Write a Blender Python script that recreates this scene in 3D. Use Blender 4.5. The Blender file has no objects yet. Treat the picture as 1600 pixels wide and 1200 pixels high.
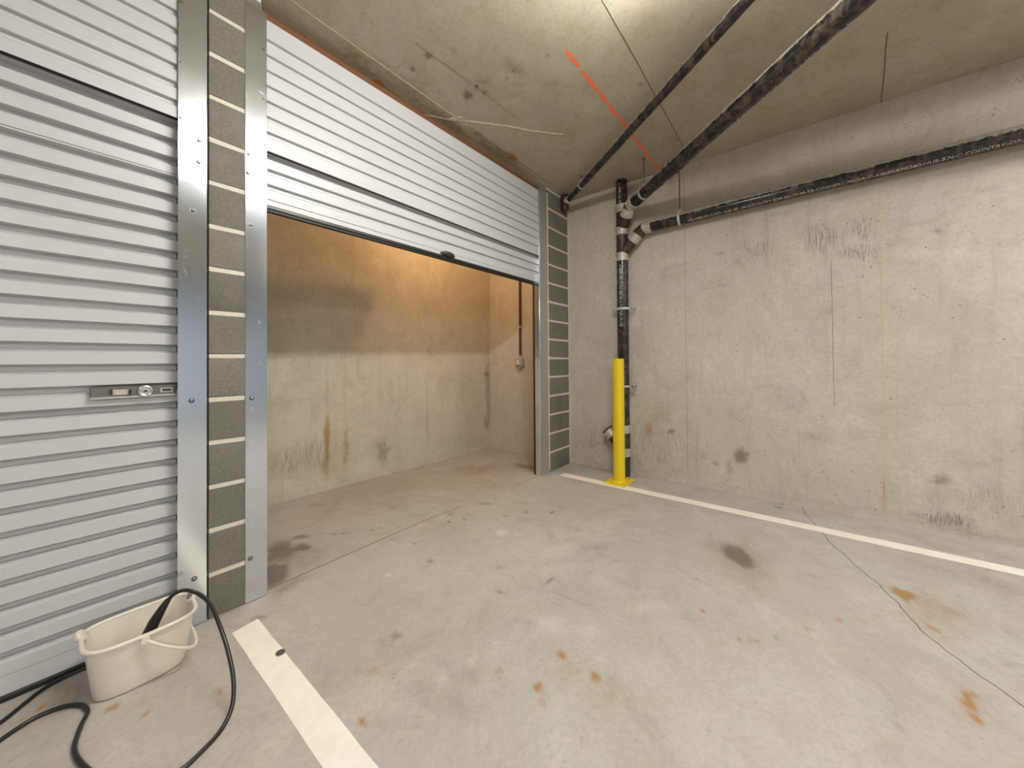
import bpy, bmesh, math, random
import numpy as np
from mathutils import Vector, Matrix, noise as mnoise

S = bpy.context.scene
COL = S.collection
rnd = random.Random(7)

# ---------------------------------------------------------------- camera, world, lights, exposure
YAW, PITCH, ROLL, CAM_H, F_PX, PP_Y = 0.8944, 0.0101, -0.0076, 1.1797, 575.83, 560.04
def camera_axes():
    cy, sy = math.cos(YAW), math.sin(YAW)
    f, r, u = Vector((sy, cy, 0)), Vector((cy, -sy, 0)), Vector((0, 0, 1))
    f2 = f * math.cos(PITCH) + u * math.sin(PITCH); u2 = u * math.cos(PITCH) - f * math.sin(PITCH)
    return r * math.cos(ROLL) + u2 * math.sin(ROLL), u2 * math.cos(ROLL) - r * math.sin(ROLL), f2
cam_data = bpy.data.cameras.new('camera'); cam = bpy.data.objects.new('camera', cam_data); COL.objects.link(cam)
_r, _u, _f = camera_axes()
cam.matrix_world = Matrix(((_r.x, _u.x, -_f.x, 0), (_r.y, _u.y, -_f.y, 0), (_r.z, _u.z, -_f.z, CAM_H), (0, 0, 0, 1)))
cam_data.sensor_width = 36; cam_data.sensor_fit = 'HORIZONTAL'; cam_data.lens = F_PX / 1600 * 36
cam_data.shift_y = -(600 - PP_Y) / 1600; cam_data.clip_start = 0.02
S.camera = cam
world = bpy.data.worlds.new('world'); S.world = world; world.use_nodes = True
world.node_tree.nodes['Background'].inputs[0].default_value = (0.75, 0.78, 0.85, 1)
world.node_tree.nodes['Background'].inputs[1].default_value = 0.15
S.view_settings.view_transform = 'Standard'; S.view_settings.look = 'None'
S.view_settings.gamma = 1; S.view_settings.use_curve_mapping = False
S.view_settings.exposure = 0.53

def area_light(name, loc, size, power, color, rot=(0, 0, 0)):
    l = bpy.data.lights.new(name, 'AREA'); l.shape = 'RECTANGLE'; l.size, l.size_y = size
    l.energy = power; l.color = color
    o = bpy.data.objects.new(name, l); COL.objects.link(o); o.location = loc; o.rotation_euler = rot
    return o
COOL = (1.0, 0.985, 0.955); WARM = (1.0, 0.60, 0.27)
LAMP_POWER = 86.0     # emission of the ceiling batten that lights the bay
for x, y, p in ((-2.6, 0.5, 12), (3.1, -2.4, 42), (-1.4, -2.4, 60), (-1.0, -4.9, 75)):
    area_light('fill_light', (x, y, 2.93), (0.5, 1.2), p, COOL)  # unseen fill lights added to brighten the bay evenly
wl = bpy.data.lights.new('storage_bulb', 'POINT'); wl.energy = 25; wl.color = WARM; wl.shadow_soft_size = 0.06
wo = bpy.data.objects.new('storage_bulb', wl); COL.objects.link(wo); wo.location = (2.6, 2.72, 2.9)

# ---------------------------------------------------------------- materials
def mat(name, base=(0.5, 0.5, 0.5), rough=0.6, metal=0.0, build=None, spec=None):
    m = bpy.data.materials.new(name); m.use_nodes = True
    nt = m.node_tree; b = nt.nodes['Principled BSDF']
    b.inputs['Base Color'].default_value = (*base, 1); b.inputs['Roughness'].default_value = rough
    b.inputs['Metallic'].default_value = metal
    if spec is not None: b.inputs['Specular IOR Level'].default_value = spec
    if build: build(NB(nt, b))
    return m
class NB:
    """small helper that adds nodes and links them"""
    def __init__(s, nt, b): s.nt, s.b = nt, b; s._co = {}
    def n(s, t, **k):
        o = s.nt.nodes.new(t)
        for a, v in k.items(): setattr(o, a, v)
        return o
    def l(s, a, b): s.nt.links.new(a, b)
    def put(s, sock, v):
        if hasattr(v, 'is_output'): s.l(v, sock)
        elif isinstance(v, tuple) and len(v) == 3 and sock.type == 'RGBA': sock.default_value = (*v, 1)
        else: sock.default_value = v
    def co(s, scale=(1, 1, 1), kind='Object'):
        if kind == 'Position':
            t = s.n('ShaderNodeNewGeometry').outputs['Position']
        else: t = s.n('ShaderNodeTexCoord').outputs[kind]
        m = s.n('ShaderNodeMapping'); m.inputs['Scale'].default_value = scale; s.l(t, m.inputs['Vector'])
        return m.outputs[0]
    def noise(s, co, scale=5, detail=6, rough=0.6, dist=0.0):
        t = s.n('ShaderNodeTexNoise'); s.l(co, t.inputs['Vector'])
        t.inputs['Scale'].default_value = scale; t.inputs['Detail'].default_value = detail
        t.inputs['Roughness'].default_value = rough; t.inputs['Distortion'].default_value = dist
        return t.outputs['Fac']
    def voro(s, co, scale=5, feature='F1', out='Distance', rand=1.0):
        t = s.n('ShaderNodeTexVoronoi', feature=feature); s.l(co, t.inputs['Vector'])
        t.inputs['Scale'].default_value = scale; t.inputs['Randomness'].default_value = rand
        return t.outputs[out]
    def m(s, op, a, b=0.0, c=None, clamp=False):
        t = s.n('ShaderNodeMath', operation=op, use_clamp=clamp)
        s.put(t.inputs[0], a); s.put(t.inputs[1], b)
        if c is not None: s.put(t.inputs[2], c)
        return t.outputs[0]
    def ramp(s, v, a, b, lo=0.0, hi=1.0):
        t = s.n('ShaderNodeMapRange', interpolation_type='SMOOTHSTEP')
        s.put(t.inputs[0], v); t.inputs[1].default_value = a; t.inputs[2].default_value = b
        t.inputs[3].default_value = lo; t.inputs[4].default_value = hi
        return t.outputs[0]
    def mix(s, f, a, b, blend='MIX'):
        t = s.n('ShaderNodeMix', data_type='RGBA', blend_type=blend)
        s.put(t.inputs[0], f); s.put(t.inputs[6], a); s.put(t.inputs[7], b)
        return t.outputs[2]
    def attr(s, name):
        t = s.n('ShaderNodeAttribute', attribute_name=name); sp = s.n('ShaderNodeSeparateColor')
        s.l(t.outputs['Color'], sp.inputs[0])
        return sp.outputs[0], sp.outputs[1], sp.outputs[2], t.outputs['Alpha']
    def bump(s, h, strength=0.3, dist=0.01):
        t = s.n('ShaderNodeBump'); s.l(h, t.inputs['Height'])
        t.inputs['Strength'].default_value = strength; t.inputs['Distance'].default_value = dist
        s.l(t.outputs[0], s.b.inputs['Normal'])
    def color(s, c): s.put(s.b.inputs['Base Color'], c)
    def rough(s, v): s.put(s.b.inputs['Roughness'], v)

def lin(r, g, b):
    f = lambda c: (c / 255 / 12.92) if c / 255 <= 0.04045 else ((c / 255 + 0.055) / 1.055) ** 2.4
    return (f(r), f(g), f(b))

def concrete(base, cloud, warm, streak_scale, rust_c, dark_c, pits=0.5, streak=0.5, rough=0.75, mottle=0.65, soft=0.36):
    """cast concrete: clouds, formwork streaks, bug holes; the painted attribute 'mark' holds dirt, rust, pale bloom and honeycombing"""
    def b(n):
        p = n.co(kind='Position'); ps = n.co(streak_scale, 'Position')
        c1 = n.noise(p, 1.1, 7, 0.6, 0.4); c2 = n.noise(p, 5.5, 8, 0.65, 0.6); c3 = n.noise(p, 45, 6, 0.7)
        st = n.noise(ps, 2.2, 7, 0.7, 0.2)
        c4 = n.noise(p, 2.6, 9, 0.72, 1.4)
        c = n.mix(n.ramp(c1, 0.32, 0.7), base, cloud)
        c = n.mix(n.m('MULTIPLY', n.ramp(c4, 0.5, 0.64), mottle), c, tuple(min(1, v * 1.24) for v in base))
        c = n.mix(n.m('MULTIPLY', n.ramp(c4, 0.47, 0.32), mottle * 0.85), c, tuple(v * 0.74 for v in base))
        c = n.mix(n.m('MULTIPLY', n.ramp(c2, 0.42, 0.75), 0.55), c, warm)
        c = n.mix(n.m('MULTIPLY', n.ramp(st, 0.5, 0.78), streak), c, tuple(v * 0.72 for v in base))
        c = n.mix(n.m('MULTIPLY', n.ramp(st, 0.42, 0.2), streak * 0.7), c, tuple(min(1, v * 1.22) for v in base))
        c = n.mix(n.m('MULTIPLY', n.ramp(c3, 0.42, 0.7), 0.4), c, tuple(v * 0.74 for v in base))
        d, r, pl, sp = n.attr('mark')
        brk = n.noise(p, 28, 6, 0.7, 0.5); brk2 = n.noise(ps, 9, 6, 0.7)
        brkc = n.m('MULTIPLY', n.m('SUBTRACT', brk, 0.5), 1.5)
        def patch(mk):
            e = n.ramp(n.m('ADD', mk, brkc), 0.18, 0.72)
            return n.m('ADD', n.m('MULTIPLY', n.m('MULTIPLY', e, n.m('MULTIPLY', mk, 1.25, clamp=True)), 1.08 - soft), n.m('MULTIPLY', mk, soft), clamp=True)
        c = n.mix(n.m('MULTIPLY', patch(pl), 0.7, clamp=True), c, tuple(min(1, v * 1.3) for v in cloud))
        c = n.mix(n.m('MULTIPLY', patch(r), 0.85, clamp=True), c, rust_c)
        c = n.mix(n.m('MULTIPLY', patch(d), 0.72, clamp=True), c, dark_c)
        # honeycombing and bug holes
        v1 = n.voro(p, 26); v2 = n.voro(p, 60); pit_on = n.ramp(n.noise(p, 2.3, 5, 0.7), 0.4, 0.56)
        pit = n.m('MAXIMUM', n.m('MULTIPLY', n.ramp(v1, 0.18, 0.11), n.ramp(n.noise(p, 11, 3), 0.53, 0.58)), n.m('MULTIPLY', n.ramp(v2, 0.24, 0.14), n.ramp(n.noise(p, 19, 3), 0.53, 0.6)))
        pit = n.m('MULTIPLY', n.m('MULTIPLY', pit, pit_on), pits, clamp=True)
        hc = n.m('MULTIPLY', sp, n.ramp(n.noise(ps, 26, 6, 0.75), 0.45, 0.6), clamp=True)
        hole = n.m('MAXIMUM', pit, hc)
        c = n.mix(n.m('MULTIPLY', hole, 0.75), c, tuple(v * 0.25 for v in base))
        n.color(c)
        h = n.m('ADD', n.m('MULTIPLY', c2, 0.5), n.m('MULTIPLY', c3, 0.25))
        h = n.m('SUBTRACT', h, n.m('MULTIPLY', hole, 0.8))
        n.bump(h, 0.25, 0.008)
        n.rough(n.ramp(c2, 0.2, 0.8, rough - 0.1, rough + 0.12))
    return b
M = {}
M['floor'] = mat('floor_concrete', build=concrete(lin(169, 164, 155), lin(180, 177, 170), lin(165, 155, 141), (1, 1, 1), lin(156, 112, 50), lin(84, 76, 64), 0.3, 0.25, 0.55, 0.7, 0.6), spec=0.35)
M['wall'] = mat('wall_concrete', build=concrete(lin(190, 182, 169), lin(201, 194, 183), lin(186, 175, 159), (6, 6, 0.45), lin(168, 130, 84), lin(98, 90, 74), 1.0, 0.6))
M['back'] = mat('storage_wall_concrete', build=concrete(lin(188, 179, 161), lin(199, 191, 175), lin(182, 169, 147), (9, 9, 0.35), lin(150, 122, 66), lin(98, 90, 74), 0.7, 0.55))
M['ceil'] = mat('ceiling_concrete', build=concrete(lin(170, 161, 140), lin(182, 174, 156), lin(164, 148, 114), (2, 2, 2), lin(160, 104, 36), lin(84, 72, 52), 0.5, 0.3))

def block_b(n):
    p = n.co(kind='Position'); f = n.noise(p, 190, 3, 0.7); g = n.noise(p, 7, 5); info = n.n('ShaderNodeObjectInfo').outputs['Random']
    c = n.mix(n.ramp(f, 0.35, 0.7), lin(100, 98, 89), lin(127, 124, 113))
    c = n.mix(n.m('MULTIPLY', n.ramp(g, 0.45, 0.8), 0.4), c, lin(140, 136, 122))
    c = n.mix(n.m('MULTIPLY', info, 0.35), c, lin(92, 92, 86))
    n.color(c); n.bump(f, 0.5, 0.004)
M['block'] = mat('concrete_block', rough=0.9, build=block_b)
def mortar_b(n):
    p = n.co(kind='Position'); f = n.noise(p, 90, 4, 0.7)
    n.color(n.mix(f, lin(188, 179, 162), lin(220, 213, 199))); n.bump(f, 0.5, 0.004)
M['mortar'] = mat('mortar', rough=0.9, build=mortar_b)
def alu_b(n):
    pp = n.co(kind='Position'); s = n.noise(n.co((60, 60, 0.5), 'Position'), 3, 4, 0.6); g = n.noise(n.co((1, 1, 0.5), 'Position'), 5, 5, 0.6)
    sm = n.noise(n.co((1, 1, 0.6), 'Position'), 16, 6, 0.75, 1.2)
    n.color(n.mix(n.ramp(sm, 0.6, 0.72), n.mix(s, (0.735, 0.785, 0.865), (0.775, 0.825, 0.905)), (0.86, 0.88, 0.92)))
    n.rough(n.m('ADD', n.ramp(sm, 0.58, 0.72, 0.11, 0.26), n.m('MULTIPLY', g, 0.07))); n.bump(s, 0.02, 0.001)
M['alu'] = mat('mill_aluminium', metal=1.0, build=alu_b)
M['galv'] = mat('galvanised_steel', (0.50, 0.50, 0.47), 0.45, 0.7)
M['bolt'] = mat('zinc_bolt', (0.27, 0.27, 0.26), 0.28, 1.0)
def door_b(n):
    p = n.co(kind='Position'); f = n.noise(p, 3, 5)
    n.color(n.mix(f, (0.49, 0.49, 0.487), (0.54, 0.54, 0.537)))
M['door'] = mat('white_roller_steel', rough=0.38, build=door_b)
M['black'] = mat('black_rubber', (0.012, 0.012, 0.012), 0.55)
M['dark_metal'] = mat('dark_steel', (0.06, 0.055, 0.05), 0.4, 0.6)
M['lock'] = mat('lock_steel', (0.2, 0.185, 0.165), 0.4, 0.85)
M['chrome'] = mat('bright_steel', (0.75, 0.74, 0.7), 0.22, 1.0)
def yellow_b(n):
    f = n.noise(n.co(kind='Position'), 9, 5); n.color(n.mix(f, (0.69, 0.5, 0.006), (0.77, 0.58, 0.01)))
M['yellow'] = mat('yellow_powder_coat', rough=0.35, build=yellow_b)
def iron_b(n):
    p = n.co(kind='Position'); f = n.noise(p, 16, 7, 0.7, 0.5); g = n.noise(p, 55, 4, 0.7)
    c = n.mix(n.ramp(f, 0.44, 0.68), (0.010, 0.0095, 0.009), (0.085, 0.06, 0.043))
    c = n.mix(n.m('MULTIPLY', n.ramp(g, 0.62, 0.8), 0.16), c, (0.25, 0.21, 0.17))
    up = n.n('ShaderNodeSeparateXYZ'); n.l(n.n('ShaderNodeNewGeometry').outputs['Normal'], up.inputs[0])
    dust = n.m('MULTIPLY', n.ramp(n.m('ADD', up.outputs[2], n.m('MULTIPLY', n.m('SUBTRACT', f, 0.5), 1.0)), 0.14, 0.36), 0.85)
    c = n.mix(dust, c, (0.40, 0.36, 0.29))
    n.color(c); n.rough(n.ramp(f, 0.4, 0.75, 0.22, 0.5)); n.bump(g, 0.12, 0.003)
M['iron'] = mat('cast_iron_pipe', build=iron_b)
def fit_b(n):
    p = n.co(kind='Position'); f = n.noise(p, 20, 6, 0.7)
    n.color(n.mix(n.ramp(f, 0.35, 0.7), (0.018, 0.014, 0.011), (0.075, 0.045, 0.03))); n.rough(n.ramp(f, 0.3, 0.7, 0.35, 0.6))
M['fitting'] = mat('cast_iron_fitting', build=fit_b)
def band_b(n):
    p = n.co(kind='Position'); f = n.noise(p, 30, 5, 0.7)
    n.color(n.mix(n.ramp(f, 0.3, 0.7), (0.40, 0.36, 0.29), (0.60, 0.56, 0.48)))
M['band'] = mat('dusty_steel_band', rough=0.45, metal=0.35, build=band_b)
M['hanger'] = mat('zinc_hanger', (0.62, 0.62, 0.58), 0.4, 0.6)
M['rod'] = mat('hanger_rod', (0.16, 0.14, 0.10), 0.5, 0.6)
M['ink'] = mat('pale_stencil_ink', (0.55, 0.54, 0.5), 0.7)
def conduit_b(n):
    f = n.noise(n.co(kind='Position'), 30, 5); n.color(n.mix(f, (0.05, 0.02, 0.012), (0.12, 0.045, 0.022)))
M['conduit'] = mat('brown_conduit', rough=0.4, build=conduit_b)
M['box'] = mat('grey_plastic_box', (0.42, 0.39, 0.35), 0.35)
def paint_b(n):
    p = n.co(kind='Position'); f = n.noise(p, 8, 8, 0.7); g = n.noise(p, 70, 4, 0.7)
    c = n.mix(n.ramp(f, 0.35, 0.75), lin(234, 229, 217), lin(222, 215, 202))
    n.color(n.mix(n.m('MULTIPLY', n.ramp(g, 0.62, 0.78), 0.3), c, lin(186, 178, 166))); n.bump(g, 0.2, 0.002)
M['paint'] = mat('worn_white_line_paint', rough=0.7, build=paint_b)
def spray_b(n):
    p = n.co(kind='Position'); f = n.noise(p, 30, 6, 0.7)
    n.color(n.mix(n.ramp(f, 0.3, 0.62), lin(230, 140, 104), lin(248, 116, 76)))
M['spray'] = mat('orange_marking_spray', rough=0.7, build=spray_b)
M['crack'] = mat('crack_shadow', (0.09, 0.08, 0.065), 0.9)
M['joint'] = mat('floor_joint', lin(128, 112, 88), 0.9)
M['bloom'] = mat('lime_bloom', lin(214, 202, 172), 0.9)
M['seam'] = mat('formwork_seam', lin(110, 94, 62), 0.9)
M['seam_wall'] = mat('formwork_seam_wall', lin(146, 135, 113), 0.9)
M['seam_pale'] = mat('formwork_seam_pale', lin(198, 182, 140), 0.9)
def bucket_b(n):
    p = n.co(kind='Position'); f = n.noise(p, 10, 6, 0.7); 
    n.color(n.mix(n.ramp(f, 0.35, 0.75), lin(224, 216, 202), lin(214, 205, 188)))
M['bucket'] = mat('ivory_plastic', rough=0.32, build=bucket_b); M['bucket'].node_tree.nodes['Principled BSDF'].inputs['Subsurface Weight'].default_value = 0.0
M['hose'] = mat('black_hose_rubber', (0.014, 0.013, 0.012), 0.32)
M['leak_brown'] = mat('warm_leak_brown', lin(116, 76, 44), 0.8)  # brown standing for the warm strip of light above the raised door
M['grey'] = mat('grey_pad', (0.2, 0.2, 0.19), 0.5)
M['plain'] = mat('plain_concrete', lin(172, 174, 178), 0.85); M['painted'] = mat('rear_wall_reflection_tint', lin(196, 205, 218), 0.7)  # blue-grey invented for the unseen rear wall, to cool the strips' reflections
M['housing'] = mat('white_fixture', (0.7, 0.7, 0.7), 0.5)
lamp_m = bpy.data.materials.new('lamp_diffuser'); lamp_m.use_nodes = True
_b = lamp_m.node_tree.nodes['Principled BSDF']; _b.inputs['Base Color'].default_value = (0.8, 0.8, 0.8, 1)
_b.inputs['Emission Color'].default_value = (*COOL, 1); _b.inputs['Emission Strength'].default_value = LAMP_POWER
M['lamp'] = lamp_m

# ---------------------------------------------------------------- mesh helpers
def link(name, me, material, parent=None, loc=(0, 0, 0), rot=None):
    if me.materials.__len__() == 0 and material: me.materials.append(material)
    o = bpy.data.objects.new(name, me); COL.objects.link(o); o.location = loc
    if rot is not None: o.rotation_euler = rot
    if parent: o.parent = parent
    return o
def tag(o, label=None, cat=None, group=None, kind=None):
    if label: o['label'] = label
    if cat: o['category'] = cat
    if group: o['group'] = group
    if kind: o['kind'] = kind
    return o
def empty(name, loc, label=None, cat=None, group=None, kind=None):
    o = bpy.data.objects.new(name, None); COL.objects.link(o); o.location = loc; o.empty_display_size = 0.05
    return tag(o, label, cat, group, kind)
class MB:
    def __init__(s): s.bm = bmesh.new()
    def box(s, a, b, bev=0.0, seg=1):
        t = bmesh.new(); bmesh.ops.create_cube(t, size=1)
        a, b = Vector(a), Vector(b); c = (a + b) / 2; d = b - a
        for v in t.verts: v.co = Vector((v.co.x * d.x, v.co.y * d.y, v.co.z * d.z)) + c
        if bev: bmesh.ops.bevel(t, geom=t.edges[:], offset=bev, segments=seg, affect='EDGES', profile=0.5)
        s.add(t); return s
    def add(s, t, smooth=False):
        me = bpy.data.meshes.new('_'); 
        if smooth:
            for f in t.faces: f.smooth = True
        t.to_mesh(me); t.free(); s.bm.from_mesh(me); bpy.data.meshes.remove(me)
    def tube(s, pts, r, n=16, cap=True, closed=False, squash=None):
        """round tube through pts; r a number or one per point"""
        pts = [Vector(p) for p in pts]; k = len(pts); rs = r if isinstance(r, (list, tuple)) else [r] * k
        tg = []
        for i in range(k):
            if closed: d = pts[(i + 1) % k] - pts[i - 1]
            else: d = pts[min(i + 1, k - 1)] - pts[max(i - 1, 0)]
            tg.append(d.normalized())
        ref = Vector((0, 0, 1)) if abs(tg[0].z) < 0.9 else Vector((1, 0, 0))
        nrm = (ref - tg[0] * ref.dot(tg[0])).normalized(); rings = []
        for i in range(k):
            if i: nrm = (nrm - tg[i] * nrm.dot(tg[i])).normalized()
            bi = tg[i].cross(nrm)
            rings.append([s.bm.verts.new(pts[i] + (nrm * math.cos(2 * math.pi * j / n) + bi * math.sin(2 * math.pi * j / n)) * rs[i]) for j in range(n)])
        for i in range(k if closed else k - 1):
            a, b = rings[i], rings[(i + 1) % k]
            for j in range(n):
                f = s.bm.faces.new((a[j], a[(j + 1) % n], b[(j + 1) % n], b[j])); f.smooth = True
        if cap and not closed:
            s.bm.faces.new(rings[0][::-1]); s.bm.faces.new(rings[-1])
        return s
    def loft(s, rings, smooth=True, cap0=False, cap1=False):
        R = [[s.bm.verts.new(p) for p in ring] for ring in rings]; n = len(R[0])
        for a, b in zip(R, R[1:]):
            for j in range(n):
                f = s.bm.faces.new((a[j], a[(j + 1) % n], b[(j + 1) % n], b[j])); f.smooth = smooth
        if cap0: s.bm.faces.new(R[0][::-1])
        if cap1: s.bm.faces.new(R[-1])
        return s
    def disc(s, c, axis, r, h, n=16, dome=0.0):
        c, axis = Vector(c), Vector(axis).normalized()
        if dome: s.tube([c, c + axis * h * 0.5, c + axis * h * 0.85, c + axis * h], [r, r * 0.95, r * 0.7, r * 0.25], n)
        else: s.tube([c, c + axis * h], r, n)
        return s
    def mesh(s, name='m'):
        bmesh.ops.recalc_face_normals(s.bm, faces=s.bm.faces[:])
        me = bpy.data.meshes.new(name); s.bm.to_mesh(me); s.bm.free()
        return me
    def build(s, name, material, parent=None, sharp=35):
        me = s.mesh(name)
        try: me.set_sharp_from_angle(angle=math.radians(sharp))
        except Exception: pass
        return link(name, me, material, parent)
def ribbon(name, pts, widths, normal, material, parent, h=0.0015):
    """thin strip with thickness h lying on a surface whose outward normal is given"""
    mb = MB(); N = Vector(normal); pts = [Vector(p) for p in pts]; k = len(pts); rows = []
    for i in range(k):
        d = (pts[min(i + 1, k - 1)] - pts[max(i - 1, 0)]).normalized(); sd = N.cross(d).normalized()
        w = (widths if isinstance(widths, (int, float)) else widths[i]) / 2
        rows.append([mb.bm.verts.new(q) for q in (pts[i] - sd * w - N * 0.002, pts[i] - sd * w + N * h, pts[i] + sd * w + N * h, pts[i] + sd * w - N * 0.002)])
    for a, b in zip(rows, rows[1:]):
        for j in range(3): mb.bm.faces.new((a[j], b[j], b[j + 1], a[j + 1]))
        mb.bm.faces.new((a[3], b[3], b[0], a[0]))
    mb.bm.faces.new(rows[0]); mb.bm.faces.new(rows[-1][::-1])
    return mb.build(name, material, parent)
def jitter_line(pts, step, amp, seed, plane):
    """subdivide a polyline and wobble it inside its plane (plane = the two free axes)"""
    r = random.Random(seed); out = []
    for a, b in zip(pts, pts[1:]):
        a, b = Vector(a), Vector(b); n = max(1, int((b - a).length / step))
        for i in range(n):
            p = a.lerp(b, i / n)
            if out:
                for ax in plane: p[ax] += r.uniform(-amp, amp)
            out.append(p)
    out.append(Vector(pts[-1])); return out
def surface(name, us, vs, fn, marks, slab, material, kind='structure', extra=None):
    """grid surface; marks = (u, v, ru, rv, angle, channel, strength) painted into the attribute 'mark'; slab = box behind it"""
    U, V = np.meshgrid(us, vs); nu, nv = len(us), len(vs)
    P = np.array(fn(U.ravel(), V.ravel())).T
    idx = np.arange(nu * nv).reshape(nv, nu)
    q = np.stack([idx[:-1, :-1], idx[:-1, 1:], idx[1:, 1:], idx[1:, :-1]], -1).reshape(-1, 4)
    (x0, y0, z0), (x1, y1, z1) = slab
    B = np.array([(x, y, z) for x in (x0, x1) for y in (y0, y1) for z in (z0, z1)], float); o = nu * nv
    bq = np.array([(0, 1, 3, 2), (4, 6, 7, 5), (0, 4, 5, 1), (2, 3, 7, 6), (0, 2, 6, 4), (1, 5, 7, 3)]) + o
    me = bpy.data.meshes.new(name); me.from_pydata(np.vstack([P, B]).tolist(), [], np.vstack([q, bq]).tolist())
    A = np.zeros((nu * nv + 8, 4), np.float32)
    for (u, v, a, b, th, ch, st) in marks:
        du, dv = U.ravel() - u, V.ravel() - v; c, s_ = math.cos(th), math.sin(th)
        rr = np.sqrt(((du * c + dv * s_) / max(a, 0.008)) ** 2 + ((-du * s_ + dv * c) / max(b, 0.008)) ** 2)
        ph = np.arctan2((-du * s_ + dv * c) / max(b, 0.008), (du * c + dv * s_) / max(a, 0.008))
        rr = rr * (1 + sum(random.Random(int(abs(u) * 977 + abs(v) * 331) + q).uniform(0.03, 0.15) * np.sin(q * ph + 5.1 * q * u + 3.7 * v) for q in (2, 3, 5, 7)))
        t = np.clip((1.4 - rr) / 1.1, 0, 1); k = 'drps'.index(ch)
        A[:o, k] = np.maximum(A[:o, k], st * t * t * (3 - 2 * t))
    at = me.attributes.new('mark', 'FLOAT_COLOR', 'POINT'); at.data.foreach_set('color', A.ravel())
    return tag(link(name, me, material), kind=kind)
def steps(lo, hi, d, pre=(), post=()):
    return np.array(list(pre) + list(np.linspace(lo, hi, int(round((hi - lo) / d)) + 1)) + list(post))

# ---------------------------------------------------------------- dimensions (metres)
FRONT = 2.17       # face of the block pillars and guide covers
RIGHT = 3.79       # face of the long concrete wall
CEIL = 3.06
COURSE = 0.2032

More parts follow.
